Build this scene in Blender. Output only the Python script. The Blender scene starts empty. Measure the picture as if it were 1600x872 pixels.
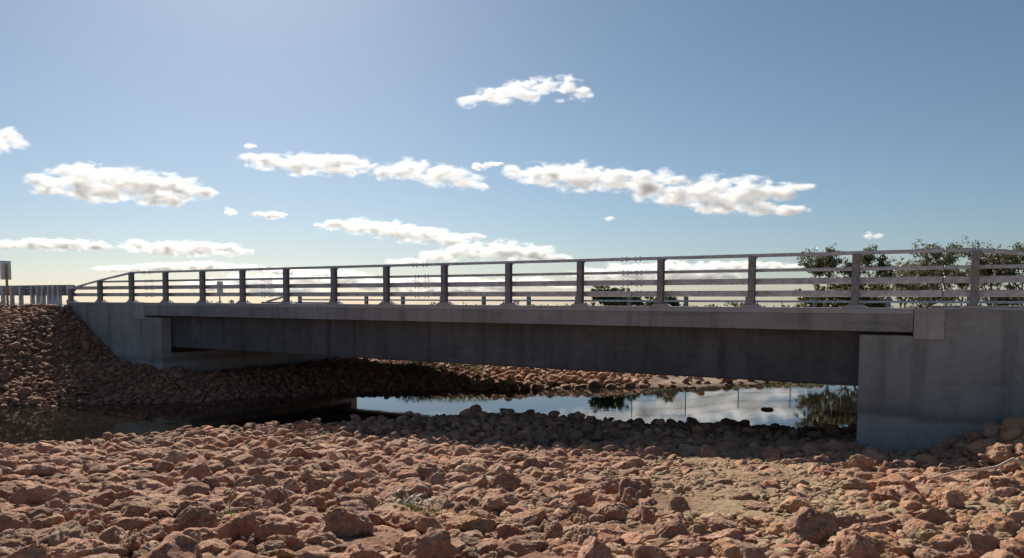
import bpy, bmesh, math, random
import numpy as np
from mathutils import Vector, Matrix, noise as mnoise

random.seed(7)
rng = np.random.default_rng(11)
scene = bpy.context.scene
COL = scene.collection
R = math.radians

# ------------------------------------------------------------------ camera
EYE = 3.8
cam_data = bpy.data.cameras.new('camera')
camera = bpy.data.objects.new('camera', cam_data)
COL.objects.link(camera)
camera.location = (0, 0, EYE)
camera.rotation_euler = (R(90 - 3.1), 0, 0)
cam_data.sensor_width = 36.0
cam_data.lens = 36.0 * 1164 / 1600
cam_data.shift_y = (470 + 1164 * math.tan(R(3.1)) - 436) / 1600
cam_data.clip_start = 0.1
cam_data.clip_end = 60000
scene.camera = camera

# ------------------------------------------------------------------ sky, sun, exposure
SUN_AZ, SUN_EL = R(-20), R(34)
world = bpy.data.worlds.new('World')
scene.world = world
world.use_nodes = True
wn = world.node_tree
sky = wn.nodes.new('ShaderNodeTexSky')
sky.sky_type = 'NISHITA'
sky.sun_disc = False
sky.sun_elevation = SUN_EL
sky.sun_rotation = SUN_AZ
sky.air_density = 0.9
sky.dust_density = 0.42
sky.ozone_density = 4.2
haze_tone = wn.nodes.new('ShaderNodeHueSaturation')      # hazy day: the whole sky a little less blue
haze_tone.inputs['Hue'].default_value = 0.49
haze_tone.inputs['Saturation'].default_value = 0.92
wn.links.new(sky.outputs[0], haze_tone.inputs['Color'])
wn.links.new(haze_tone.outputs[0], wn.nodes['Background'].inputs[0])
wn.nodes['Background'].inputs[1].default_value = 0.05
sun_data = bpy.data.lights.new('sun', 'SUN')
sun_data.energy = 5.0
sun_data.angle = R(0.5)
sun_data.color = (1.0, 0.93, 0.82)
sun = bpy.data.objects.new('sun', sun_data)
COL.objects.link(sun)
SUN_DIR = Vector((math.sin(SUN_AZ) * math.cos(SUN_EL), math.cos(SUN_AZ) * math.cos(SUN_EL), math.sin(SUN_EL)))
sun.rotation_euler = SUN_DIR.to_track_quat('Z', 'Y').to_euler()
sun.location = SUN_DIR * 100
vs = scene.view_settings
vs.view_transform = 'Standard'
vs.look = 'None'
vs.exposure = 0.52
vs.gamma = 1.0
vs.use_curve_mapping = False
scene.cycles.max_bounces = 10
scene.cycles.volume_bounces = 6
scene.cycles.use_denoising = True

# ------------------------------------------------------------------ material helpers
class NT:
    def __init__(self, name):
        self.m = bpy.data.materials.new(name)
        self.m.use_nodes = True
        self.t = self.m.node_tree
        self.bsdf = self.t.nodes['Principled BSDF']
        self.out = self.t.nodes['Material Output']
    def n(self, typ, **kw):
        nd = self.t.nodes.new(typ)
        for k, v in kw.items():
            if k.startswith('i_'):
                nd.inputs[k[2:]].default_value = v
            else:
                setattr(nd, k, v)
        return nd
    def l(self, a, b):
        self.t.links.new(a, b)
    def noise(self, vec, scale, detail=4, rough=0.55, dist=0.0):
        nd = self.n('ShaderNodeTexNoise')
        nd.inputs['Scale'].default_value = scale
        nd.inputs['Detail'].default_value = detail
        nd.inputs['Roughness'].default_value = rough
        nd.inputs['Distortion'].default_value = dist
        self.l(vec, nd.inputs['Vector'])
        return nd.outputs['Fac']
    def ramp(self, fac, stops):
        nd = self.n('ShaderNodeValToRGB')
        el = nd.color_ramp.elements
        while len(el) < len(stops):
            el.new(0.5)
        for e, (p, c) in zip(el, stops):
            e.position = p
            e.color = (c[0], c[1], c[2], 1) if hasattr(c, '__len__') else (c, c, c, 1)
        self.l(fac, nd.inputs['Fac'])
        return nd.outputs['Color']
    def mix(self, a, b, fac, mode='MIX'):
        nd = self.n('ShaderNodeMix', data_type='RGBA', blend_type=mode)
        for sock, v in ((nd.inputs[0], fac), (nd.inputs[6], a), (nd.inputs[7], b)):
            if isinstance(v, bpy.types.NodeSocket):
                self.l(v, sock)
            elif hasattr(v, '__len__'):
                sock.default_value = (v[0], v[1], v[2], 1)
            else:
                sock.default_value = v
        return nd.outputs[2]
    def math(self, op, a, b=0.0):
        nd = self.n('ShaderNodeMath', operation=op)
        for s, v in zip(nd.inputs, (a, b)):
            if isinstance(v, bpy.types.NodeSocket):
                self.l(v, s)
            else:
                s.default_value = v
        return nd.outputs[0]
    def scaled(self, vec, s):
        nd = self.n('ShaderNodeMapping')
        nd.inputs['Scale'].default_value = s
        self.l(vec, nd.inputs['Vector'])
        return nd.outputs[0]
    def bump(self, height, strength, dist, prev=None):
        nd = self.n('ShaderNodeBump')
        nd.inputs['Strength'].default_value = strength
        nd.inputs['Distance'].default_value = dist
        self.l(height, nd.inputs['Height'])
        if prev is not None:
            self.l(prev, nd.inputs['Normal'])
        return nd.outputs[0]
    def objc(self):
        return self.n('ShaderNodeTexCoord').outputs['Object']
    def finish(self, color=None, rough=None, normal=None, metal=None):
        b = self.bsdf
        for key, v in (('Base Color', color), ('Roughness', rough), ('Normal', normal), ('Metallic', metal)):
            if v is None:
                continue
            if isinstance(v, bpy.types.NodeSocket):
                self.l(v, b.inputs[key])
            elif hasattr(v, '__len__'):
                b.inputs[key].default_value = (v[0], v[1], v[2], 1)
            else:
                b.inputs[key].default_value = v
        return self.m

def concrete(name, c0, c1, stain=0.5, waterline=False):
    t = NT(name)
    v = t.objc()
    big = t.noise(v, 0.55, 5, 0.6)
    col = t.mix(c0, c1, t.ramp(big, [(0.35, 0), (0.68, 1)]))
    # vertical runs
    runs = t.noise(t.scaled(v, (2.6, 2.6, 0.16)), 1.0, 5, 0.6)
    col = t.mix(col, (c0[0] * 0.45, c0[1] * 0.45, c0[2] * 0.45), t.math('MULTIPLY', t.ramp(runs, [(0.5, 0), (0.75, 1)]), stain))
    # blotches drawn out sideways (pour lines)
    pour = t.noise(t.scaled(v, (0.35, 0.35, 2.6)), 1.3, 5, 0.65)
    col = t.mix(col, (c0[0] * 0.5, c0[1] * 0.5, c0[2] * 0.5), t.math('MULTIPLY', t.ramp(pour, [(0.58, 0), (0.72, 1)]), stain * 0.8))
    spk = t.noise(v, 60, 3, 0.7)
    col = t.mix(col, (c0[0] * 0.6, c0[1] * 0.6, c0[2] * 0.6), t.math('MULTIPLY', t.ramp(spk, [(0.5, 0), (0.7, 1)]), 0.35))
    if waterline:
        sep = t.n('ShaderNodeSeparateXYZ')
        t.l(v, sep.inputs[0])
        wob = t.math('ADD', sep.outputs['Z'], t.math('MULTIPLY', t.noise(t.scaled(v, (1, 1, 0.3)), 1.2, 4), 0.35))
        band = t.ramp(t.math('MULTIPLY', wob, 0.5), [(0.66, 1), (0.72, 0)])
        col = t.mix(col, (c1[0] * 1.12, c1[1] * 1.15, c1[2] * 1.2), t.math('MULTIPLY', band, 0.4))
        edge = t.ramp(t.math('MULTIPLY', wob, 0.5), [(0.64, 0), (0.68, 1), (0.73, 1), (0.82, 0)])
        col = t.mix(col, (c0[0] * 0.5, c0[1] * 0.48, c0[2] * 0.48), t.math('MULTIPLY', edge, 0.5))
    mot = t.noise(v, 2.3, 6, 0.72, 0.6)
    col = t.mix(col, (c0[0] * 0.55, c0[1] * 0.54, c0[2] * 0.54), t.math('MULTIPLY', t.ramp(mot, [(0.52, 0), (0.70, 1)]), stain * 0.7))
    pale = t.noise(v, 5.5, 5, 0.7)
    col = t.mix(col, (c1[0] * 1.2, c1[1] * 1.2, c1[2] * 1.18), t.math('MULTIPLY', t.ramp(pale, [(0.56, 0), (0.72, 1)]), 0.4))
    nb = t.bump(spk, 0.4, 0.012)
    nb = t.bump(t.noise(v, 4, 5, 0.6), 0.25, 0.02, nb)
    return t.finish(col, 0.88, nb)

M = {}
M['concrete'] = concrete('fascia_concrete', (0.245, 0.246, 0.248), (0.34, 0.341, 0.343), 0.7)
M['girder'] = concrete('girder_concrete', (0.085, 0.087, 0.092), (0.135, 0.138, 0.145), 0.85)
M['abutment'] = concrete('abutment_concrete', (0.265, 0.264, 0.264), (0.38, 0.379, 0.377), 0.6, True)
M['block'] = concrete('block_concrete', (0.385, 0.385, 0.385), (0.46, 0.46, 0.46), 0.45)
M['kerb'] = concrete('kerb_concrete', (0.38, 0.375, 0.37), (0.46, 0.455, 0.45), 0.35)

def galvanised(name, c, rough=0.45):
    t = NT(name)
    v = t.objc()
    vo = t.n('ShaderNodeTexVoronoi')
    vo.inputs['Scale'].default_value = 14
    t.l(v, vo.inputs['Vector'])
    sp = t.n('ShaderNodeSeparateColor')
    t.l(vo.outputs['Color'], sp.inputs[0])
    col = t.mix([x * 0.8 for x in c], [min(1, x * 1.15) for x in c], sp.outputs[0])
    grime = t.noise(v, 2.2, 5, 0.65)
    col = t.mix(col, (0.16, 0.14, 0.14), t.math('MULTIPLY', t.ramp(grime, [(0.5, 0), (0.75, 1)]), 0.5))
    rr = t.ramp(t.noise(v, 9, 3), [(0.3, rough - 0.08), (0.7, rough + 0.12)])
    return t.finish(col, rr, t.bump(grime, 0.05, 0.01), 0.55)

M['steel'] = galvanised('galvanised_steel', (0.27, 0.265, 0.285), 0.55)
M['rail'] = galvanised('galvanised_rail', (0.50, 0.50, 0.53), 0.42)
M['bolt'] = galvanised('bolt_steel', (0.22, 0.21, 0.23), 0.5)
M['wbeam'] = galvanised('guardrail_steel', (0.50, 0.51, 0.54), 0.4)

def plain(name, c, rough=0.6, var=0.2, scale=8):
    t = NT(name)
    v = t.objc()
    f = t.noise(v, scale, 5, 0.6)
    col = t.mix([x * (1 - var) for x in c], [min(1, x * (1 + var)) for x in c], t.ramp(f, [(0.3, 0), (0.7, 1)]))
    return t.finish(col, rough, t.bump(f, 0.15, 0.01))

M['asphalt'] = plain('asphalt', (0.055, 0.055, 0.057), 0.9, 0.3, 25)
M['line'] = plain('line_paint', (0.75, 0.75, 0.72), 0.7, 0.08, 12)
M['sign'] = plain('sign_aluminium', (0.8, 0.8, 0.82), 0.4, 0.08, 5)
M['sign_white'] = plain('sign_white', (0.75, 0.76, 0.76), 0.5, 0.06, 5)
M['sign_dark'] = plain('sign_dark', (0.05, 0.05, 0.05), 0.5, 0.1, 5)
M['sign_orange'] = plain('sign_post_timber', (0.42, 0.24, 0.11), 0.75, 0.25, 9)
M['wood'] = plain('dry_wood', (0.52, 0.43, 0.33), 0.8, 0.25, 9)
M['bark'] = plain('bark', (0.16, 0.13, 0.11), 0.9, 0.4, 3)
M['fence_wood'] = plain('fence_wood', (0.2, 0.18, 0.15), 0.85, 0.3, 6)
M['wire'] = plain('fence_wire', (0.2, 0.2, 0.2), 0.5, 0.1, 6)
M['marker'] = plain('marker_yellow', (0.55, 0.5, 0.06), 0.6, 0.1, 6)

def leafmat(name, c, trans=0.35):
    t = NT(name)
    at = t.n('ShaderNodeAttribute', attribute_name='tone')
    col = t.mix([x * 0.55 for x in c], [x * 1.6 for x in c], at.outputs['Fac'])
    t.finish(col, 0.42)
    tr = t.n('ShaderNodeBsdfTranslucent')
    t.l(t.mix(col, (0.9, 1.0, 0.4), 0.35, 'MULTIPLY'), tr.inputs['Color'])
    mx = t.n('ShaderNodeMixShader')
    mx.inputs[0].default_value = trans
    t.l(t.bsdf.outputs[0], mx.inputs[1])
    t.l(tr.outputs[0], mx.inputs[2])
    t.l(mx.outputs[0], t.out.inputs['Surface'])
    return t.m

M['leaf'] = leafmat('eucalypt_leaf', (0.125, 0.12, 0.075), 0.5)
M['leaf2'] = leafmat('eucalypt_leaf_olive', (0.13, 0.115, 0.065), 0.5)
M['bushleaf'] = leafmat('bush_leaf', (0.06, 0.085, 0.03))
M['grass'] = leafmat('grass_blade', (0.085, 0.12, 0.035), 0.4)

def rockmat(name, source):
    t = NT(name)
    v = t.objc()
    geo = t.n('ShaderNodeNewGeometry')
    pos = geo.outputs['Position']
    if source == 'object':
        oi = t.n('ShaderNodeObjectInfo')
        base = oi.outputs['Color']
    else:
        base = t.n('ShaderNodeAttribute', attribute_name='rock_color').outputs['Color']
    f1 = t.noise(pos, 5.5, 5, 0.65)
    col = t.mix(base, t.mix(base, (0.80, 0.62, 0.52), 1.0, 'MULTIPLY'), t.ramp(f1, [(0.42, 0), (0.66, 1)]))
    f2 = t.noise(pos, 17, 6, 0.7)
    col = t.mix(col, t.mix(base, (0.66, 0.48, 0.35), 0.6), t.math('MULTIPLY', t.ramp(f2, [(0.46, 0), (0.63, 1)]), 0.85))
    f3 = t.noise(pos, 48, 4, 0.7)
    col = t.mix(col, t.mix(base, (0.36, 0.28, 0.24), 1.0, 'MULTIPLY'), t.math('MULTIPLY', t.ramp(f3, [(0.56, 0), (0.72, 1)]), 0.6))
    vo = t.n('ShaderNodeTexVoronoi')
    vo.inputs['Scale'].default_value = 34
    t.l(pos, vo.inputs['Vector'])
    nb = t.bump(f1, 0.7, 0.08)
    nb = t.bump(f2, 1.0, 0.05, nb)
    nb = t.bump(vo.outputs['Distance'], 0.45, 0.018, nb)
    nb = t.bump(f3, 0.8, 0.014, nb)
    t.bsdf.inputs['Specular IOR Level'].default_value = 0.25
    return t.finish(col, 0.92, nb)

M['rock_obj'] = rockmat('laterite_rock', 'object')
M['rock_att'] = rockmat('laterite_riprap', 'attr')

def groundmat():
    t = NT('bank_soil')
    geo = t.n('ShaderNodeNewGeometry')
    pos = geo.outputs['Position']
    at = t.n('ShaderNodeAttribute', attribute_name='soil').outputs['Color']
    f1 = t.noise(pos, 1.3, 6, 0.65)
    col = t.mix(at, t.mix(at, (0.62, 0.48, 0.42), 1.0, 'MULTIPLY'), t.ramp(f1, [(0.4, 0), (0.65, 1)]))
    f2 = t.noise(pos, 14, 6, 0.72)
    col = t.mix(col, t.mix(at, (0.45, 0.33, 0.27), 1.0, 'MULTIPLY'), t.math('MULTIPLY', t.ramp(f2, [(0.48, 0), (0.66, 1)]), 0.7))
    f3 = t.noise(pos, 60, 4, 0.75)
    col = t.mix(col, t.mix(at, (1.35, 1.3, 1.2), 1.0, 'MULTIPLY'), t.math('MULTIPLY', t.ramp(f3, [(0.55, 0), (0.7, 1)]), 0.5))
    vo = t.n('ShaderNodeTexVoronoi')
    vo.inputs['Scale'].default_value = 13
    t.l(pos, vo.inputs['Vector'])
    nb = t.bump(vo.outputs['Distance'], 0.5, 0.05)
    nb = t.bump(f2, 0.9, 0.05, nb)
    nb = t.bump(f3, 0.6, 0.015, nb)
    t.bsdf.inputs['Specular IOR Level'].default_value = 0.2
    return t.finish(col, 0.95, nb)
M['ground'] = groundmat()

def watermat():
    t = NT('still_water')
    geo = t.n('ShaderNodeNewGeometry')
    pos = geo.outputs['Position']
    f = t.noise(t.scaled(pos, (1.0, 1.6, 1.0)), 2.2, 3, 0.5)
    nb = t.bump(f, 0.02, 0.05)
    t.bsdf.inputs['IOR'].default_value = 1.333
    return t.finish((0.012, 0.011, 0.008), 0.015, nb)
M['water'] = watermat()

# ------------------------------------------------------------------ object helpers
def link(name, mesh, mat, parent=None):
    o = bpy.data.objects.new(name, mesh)
    if mat is not None and len(mesh.materials) == 0:
        mesh.materials.append(mat)
    COL.objects.link(o)
    if parent is not None:
        o.parent = parent
    return o

def tag(o, label=None, cat=None, group=None, kind=None):
    if label: o['label'] = label
    if cat: o['category'] = cat
    if group: o['group'] = group
    if kind: o['kind'] = kind
    return o

def mesh_from(verts, faces, name='mesh', smooth=False):
    me = bpy.data.meshes.new(name)
    me.from_pydata([tuple(v) for v in verts], [], faces)
    me.validate()
    me.update()
    if smooth:
        me.shade_smooth()
    return me

class MB:
    """collects boxes, prisms and tubes into one mesh"""
    def __init__(self):
        self.v, self.f = [], []
    def box(self, x0, x1, y0, y1, z0, z1):
        b = len(self.v)
        self.v += [(x0, y0, z0), (x1, y0, z0), (x1, y1, z0), (x0, y1, z0), (x0, y0, z1), (x1, y0, z1), (x1, y1, z1), (x0, y1, z1)]
        self.f += [tuple(b + i for i in q) for q in ((3, 2, 1, 0), (4, 5, 6, 7), (0, 1, 5, 4), (1, 2, 6, 5), (2, 3, 7, 6), (3, 0, 4, 7))]
        return self
    def prism_x(self, prof, x0, x1):
        """profile of (y, z), counter-clockwise seen from +x, swept along x"""
        b, n = len(self.v), len(prof)
        self.v += [(x0, y, z) for y, z in prof] + [(x1, y, z) for y, z in prof]
        self.f.append(tuple(b + i for i in reversed(range(n))))
        self.f.append(tuple(b + n + i for i in range(n)))
        for i in range(n):
            j = (i + 1) % n
            self.f.append((b + i, b + j, b + n + j, b + n + i))
        return self
    def prism_y(self, prof, y0, y1):
        """profile of (x, z), swept along y"""
        b, n = len(self.v), len(prof)
        self.v += [(x, y0, z) for x, z in prof] + [(x, y1, z) for x, z in prof]
        self.f.append(tuple(b + i for i in range(n)))
        self.f.append(tuple(b + n + i for i in reversed(range(n))))
        for i in range(n):
            j = (i + 1) % n
            self.f.append((b + j, b + i, b + n + i, b + n + j))
        return self
    def tube(self, pts, rad, seg=8, cap=True):
        pts = [Vector(p) for p in pts]
        rads = rad if hasattr(rad, '__len__') else [rad] * len(pts)
        b = len(self.v)
        for i, p in enumerate(pts):
            d = (pts[min(i + 1, len(pts) - 1)] - pts[max(i - 1, 0)]).normalized()
            s = d.orthogonal().normalized() if i == 0 else (s - d * s.dot(d)).normalized()
            t = d.cross(s)
            for k in range(seg):
                a = 2 * math.pi * k / seg
                self.v.append(tuple(p + (s * math.cos(a) + t * math.sin(a)) * rads[i]))
        for i in range(len(pts) - 1):
            for k in range(seg):
                k2 = (k + 1) % seg
                self.f.append((b + i * seg + k, b + i * seg + k2, b + (i + 1) * seg + k2, b + (i + 1) * seg + k))
        if cap:
            self.f.append(tuple(b + k for k in reversed(range(seg))))
            e = b + (len(pts) - 1) * seg
            self.f.append(tuple(e + k for k in range(seg)))
        return self
    def beam(self, p0, p1, wy, wz):
        """rectangular bar from p0 to p1, running mostly along x, upright ends"""
        b = len(self.v)
        for p in (p0, p1):
            self.v += [(p[0], p[1] - wy / 2, p[2] - wz / 2), (p[0], p[1] + wy / 2, p[2] - wz / 2), (p[0], p[1] + wy / 2, p[2] + wz / 2), (p[0], p[1] - wy / 2, p[2] + wz / 2)]
        self.f += [tuple(b + i for i in q) for q in ((0, 1, 2, 3), (7, 6, 5, 4), (0, 4, 5, 1), (1, 5, 6, 2), (2, 6, 7, 3), (3, 7, 4, 0))]
        return self
    def mesh(self, name, bevel=0.0, smooth=False):
        me = mesh_from(self.v, self.f, name)
        bm = bmesh.new()
        bm.from_mesh(me)
        bmesh.ops.recalc_face_normals(bm, faces=bm.faces)
        if bevel > 0:
            bmesh.ops.bevel(bm, geom=list(bm.edges), offset=bevel, segments=1, affect='EDGES', clamp_overlap=True)
        bm.to_mesh(me)
        bm.free()
        if smooth:
            me.shade_smooth()
        return me
    def build(self, name, mat, parent=None, bevel=0.0, smooth=False):
        return link(name, self.mesh(name, bevel, smooth), mat, parent)

# ------------------------------------------------------------------ the bridge's own frame
# local x runs along the bridge to the right, y across it away from the near bank, z up from the water
ORG = Vector((9.912, 16.004, 0))
AX = Vector((0.8573, -0.5148, 0))
BY = Vector((0.5148, 0.8573, 0))
ROT_Z = math.atan2(-0.5148, 0.8573)
TILT = 0.0033
def bworld(x, y, z=0.0):
    return ORG + AX * x + BY * y + Vector((0, 0, z))
def bempty(name, x, y, z, label, cat, group=None, tilt=True):
    """Empty standing on the bridge frame; its children use coordinates relative to it"""
    e = bpy.data.objects.new(name, None)
    e.empty_display_size = 0.3
    COL.objects.link(e)
    e.location = bworld(x, y, z - (TILT * x if tilt else 0))
    e.rotation_euler = Matrix.Rotation(ROT_Z, 3, 'Z').to_euler() if not tilt else (Matrix.Rotation(ROT_Z, 3, 'Z') @ Matrix.Rotation(TILT, 3, 'Y')).to_euler()
    return tag(e, label, cat, group)
def wempty(name, loc, label, cat, group=None, rz=0.0):
    e = bpy.data.objects.new(name, None)
    e.empty_display_size = 0.3
    COL.objects.link(e)
    e.location = loc
    e.rotation_euler = (0, 0, rz)
    return tag(e, label, cat, group)

# ------------------------------------------------------------------ terrain
NEAR_SHORE = np.array([(-70, -14), (-30, 5), (-20, 12), (-12.4, 18.2), (-10.3, 20.2), (-7.36, 21.6), (-4.4, 22.5), (-2.3, 23.3), (-0.85, 24.2), (1.9, 22.9), (3.8, 22.2), (5.7, 22.2), (7.3, 21.7), (9.65, 21.2), (14, 20.5), (60, 18)])
FAR_SHORE = np.array([(-90, 14), (-40, 21), (-18.2, 26.4), (-16.4, 27.2), (-12, 27.9), (-9.2, 29.8), (-7.5, 31.1), (-5.5, 31.9), (-2.75, 32.0), (0, 31.7), (2.8, 32.7), (5.7, 33.1), (7.3, 32.4), (10.2, 33.9), (12.3, 34.7), (20, 38), (40, 46), (90, 70)])
def sstep(a, b, x):
    t = np.clip((x - a) / (b - a), 0, 1)
    return t * t * (3 - 2 * t)
def wob(X, Y, s, ph):
    return (np.sin(X * s + ph) * np.cos(Y * s * 1.13 - ph * 1.7) + 0.6 * np.sin(X * s * 2.1 - Y * s * 1.7 + ph * 2.3) + 0.35 * np.cos(X * s * 3.7 + Y * s * 4.3 + ph)) / 1.95
def to_uv(X, Y):
    dx, dy = X - ORG.x, Y - ORG.y
    return -(dx * AX.x + dy * AX.y), dx * BY.x + dy * BY.y
def ground(X, Y):
    X = np.asarray(X, float); Y = np.asarray(Y, float)
    Ys = np.interp(X, NEAR_SHORE[:, 0], NEAR_SHORE[:, 1]) + 0.35 * wob(X, Y * 0, 1.3, 0.4)
    Yf = np.interp(X, FAR_SHORE[:, 0], FAR_SHORE[:, 1]) + 0.3 * wob(X, Y * 0, 1.1, 2.0)
    u, v = to_uv(X, Y)
    # near bank
    k = np.clip((19 - Y) / 13, 0, 1.1)
    zn = 0.12 + 1.52 * k ** 1.08 + 0.07 * wob(X, Y, 0.55, 1.0) * np.clip((Y - 3) / 6, 0, 1)
    zn = zn + 0.035 * np.clip(-X - 3, 0, 9) * np.clip((Y - 8) / 6, 0, 1) * 0
    zn = np.minimum(zn, zn - 0.62 * (Y - Ys))* (Y > Ys) + zn * (Y <= Ys)
    zn = np.maximum(zn, -0.7)
    # far bank
    df = (Y - Yf) * 0.92
    sl = 0.18 + 0.22 * sstep(-4, -8, X)
    under = sstep(-0.4, 1.6, v) * sstep(13.0, 11.0, v) * sstep(-1.0, -5.0, X)
    cap = 1.15 - 0.50 * under
    sl = sl * (1 - under) + 0.22 * under
    zf = np.clip(sl * df, -0.7, cap) + np.clip(df - 5, 0, 60) * 0.012 + 0.05 * wob(X, Y, 0.6, 2.2) * (df > -1)
    spit = np.exp(-((X - 9.0) / 3.2) ** 2)
    zf = np.where((df > 0) & (df < 6), zf * (1 - 0.55 * spit), zf)
    # road embankments behind both abutments
    dv = np.maximum(np.maximum(-0.9 - v, v - 11.8), 0)
    el = 3.5 - np.hypot(0.60 * np.maximum(34.9 - u, 0), 0.42 * dv)
    er = 3.5 - np.hypot(0.50 * np.maximum(u + 5.2, 0), 0.42 * dv)
    z = np.maximum(np.maximum(zn, zf), np.maximum(el, er))
    fill = (v > 0.25) & (v < 10.6) & ((u > 28.9) | (u < 1.75))
    z = np.where(fill, 3.30, z)
    dist = np.hypot(X, Y)
    away = ((v < -0.9) | (v > 11.8)) | (dist > 400)
    z = np.where(away & (Y > 40), z - 0.0085 * np.maximum(dist - 75, 0), z)
    return z

def axis(lo, hi, step, outer):
    a = np.arange(lo, hi + 1e-6, step)
    left, right = [], []
    s, p = step, lo
    while p > -outer:
        s *= 1.35; p -= s; left.append(p)
    s, p = step, hi
    while p < outer:
        s *= 1.35; p += s; right.append(p)
    return np.array(left[::-1] + list(a) + right)
gx, gy = axis(-34, 26, 0.15, 9000), axis(2, 46, 0.15, 9000)
GX, GY = np.meshgrid(gx, gy)
GZ = ground(GX, GY)
near_mask = (np.abs(GX) < 40) & (GY > 0) & (GY < 60)
bumps = np.zeros_like(GX)
for i_, j_ in np.argwhere((np.abs(GX) < 0.75 * GY + 2) & (GY > 3) & (GY < 26)):
    p_ = Vector((GX[i_, j_], GY[i_, j_], 0.3))
    bumps[i_, j_] = 0.08 * mnoise.noise(p_ * 0.9) + 0.09 * mnoise.noise(p_ * 2.3) + 0.055 * mnoise.noise(p_ * 5.1)
bumps = np.where(GY >= 26, 0.045 * wob(GX, GY, 3.1, 0.7), bumps)
u_, v_ = to_uv(GX, GY)
on_road = (v_ > -0.4) & (v_ < 11.2) & ((u_ > 28) | (u_ < 2))
GZ = GZ + np.where(near_mask & ~on_road, bumps, 0)
GZ = np.where(on_road, np.minimum(GZ, 3.30), GZ)
ny, nx = GX.shape
tv = np.stack([GX.ravel(), GY.ravel(), GZ.ravel()], 1).astype(np.float32)
ii = np.arange(ny * nx).reshape(ny, nx)
tf = np.stack([ii[:-1, :-1].ravel(), ii[:-1, 1:].ravel(), ii[1:, 1:].ravel(), ii[1:, :-1].ravel()], 1)
def fast_mesh(name, verts, faces, smooth=True):
    me = bpy.data.meshes.new(name)
    n, k = faces.shape
    me.vertices.add(len(verts))
    me.vertices.foreach_set('co', np.ascontiguousarray(verts, np.float32).ravel())
    me.loops.add(n * k)
    me.loops.foreach_set('vertex_index', np.ascontiguousarray(faces, np.int32).ravel())
    me.polygons.add(n)
    me.polygons.foreach_set('loop_start', np.arange(0, n * k, k, dtype=np.int32))
    me.polygons.foreach_set('loop_total', np.full(n, k, np.int32))
    me.polygons.foreach_set('use_smooth', np.full(n, smooth))
    me.update(calc_edges=True)
    return me
tme = fast_mesh('terrain', tv, tf)
# soil colours: red gravel on the near bank, yellow sand to the right, pale sand spit, dry grass far off
soil = np.zeros((ny, nx, 4), np.float32)
red, sand, spitc, dry, mud = [np.array(c) for c in ((0.33, 0.185, 0.12), (0.42, 0.31, 0.19), (0.40, 0.33, 0.24), (0.20, 0.19, 0.08), (0.10, 0.075, 0.05))]
ratio = GX / np.maximum(GY, 1)
rightness = sstep(0.02, 0.4, ratio + 0.12 * wob(GX, GY, 0.7, 3.0))
csoil = red[None, None] * (1 - rightness[..., None]) + sand[None, None] * rightness[..., None]
pale = sstep(0.35, 0.7, wob(GX, GY, 0.9, 5.0))[..., None] * 0.5
csoil = csoil * (1 - pale) + sand * pale
isf = (GY > np.interp(GX, FAR_SHORE[:, 0], FAR_SHORE[:, 1]) - 2)
spitm = np.exp(-((GX - 9.5) / 4.0) ** 2)[..., None]
farc = red * 0.9 * (1 - spitm) + spitc * spitm
grassy = sstep(36, 44, GY)[..., None]
farc = farc * (1 - grassy) + dry * grassy
csoil = np.where(isf[..., None], farc, csoil)
wet = sstep(0.12, -0.05, GZ)[..., None]
csoil = csoil * (1 - wet) + mud * wet
soil[..., :3] = csoil
soil[..., 3] = 1
ca = tme.attributes.new('soil', 'FLOAT_COLOR', 'POINT')
ca.data.foreach_set('color', soil.ravel())
terrain = tag(link('ground', tme, M['ground']), 'red gravel river banks and the flat land beyond', kind='structure')

water_me = mesh_from([(-90, 6, 0), (60, 6, 0), (60, 62, 0), (-90, 62, 0)], [(0, 1, 2, 3)], 'water')
tag(link('water', water_me, M['water']), 'still dark water under the bridge', kind='structure')

# road surface across the bridge and along the embankments, as one sheet with lane lines above it
road = bempty('road', 0, 0, 0, 'asphalt road running over the bridge', None)
tag(road, kind='structure')
MB().box(-29.2, -1.05, 0.35, 10.3, 3.30, 3.40).build('deck_surface', M['asphalt'], road)
MB().box(-400, -29.2, 0.2, 10.9, 3.22, 3.40).build('approach_surface', M['asphalt'], road)
MB().box(-1.05, 300, 0.2, 10.9, 3.22, 3.40).build('approach_surface', M['asphalt'], road)
for yy in (1.4, 9.3):
    MB().box(-400, 300, yy, yy + 0.12, 3.4, 3.404).build('edge_line', M['line'], road)

# ------------------------------------------------------------------ bridge
OFF = {}
def thing(name, x, y, z, label, cat, group=None):
    e = bempty(name, x, y, z, label, cat, group)
    OFF[e.name] = (x, y, z)
    return e
def part(mb, name, mat, parent, root=None, bevel=0.0, smooth=False):
    ox, oy, oz = OFF[(root or parent).name]
    mb.v = [(a - ox, b - oy, c - oz) for a, b, c in mb.v]
    return mb.build(name, mat, parent, bevel, smooth)

KT = 3.63                                  # top of the near kerb
bridge = thing('road_bridge', -15.2, 5.3, 1.75, 'long grey concrete girder bridge crossing the water between two abutments', 'bridge')
beam_prof = [(-0.15, 3.10), (0.345, 3.10), (0.345, 3.495), (-0.15, 3.495)]
part(MB().prism_x(beam_prof, -29.31, -1.14), 'edge_beam', M['concrete'], bridge, bevel=0.008)
NK = 6
for i in range(NK):
    a = -29.31 + (29.31 - 1.14) * i / NK
    b = -29.31 + (29.31 - 1.14) * (i + 1) / NK - (0.008 if i < NK - 1 else 0)
    kp = [(-0.142, 3.501), (0.342, 3.501), (0.342, KT - 0.03), (0.312, KT), (-0.117, KT), (-0.142, KT - 0.025)]
    part(MB().prism_x(kp, a, b), 'kerb', M['kerb'], bridge)
part(MB().box(-29.31, -1.14, 0.35, 10.30, 3.08, 3.296), 'deck_slab', M['girder'], bridge)
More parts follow.
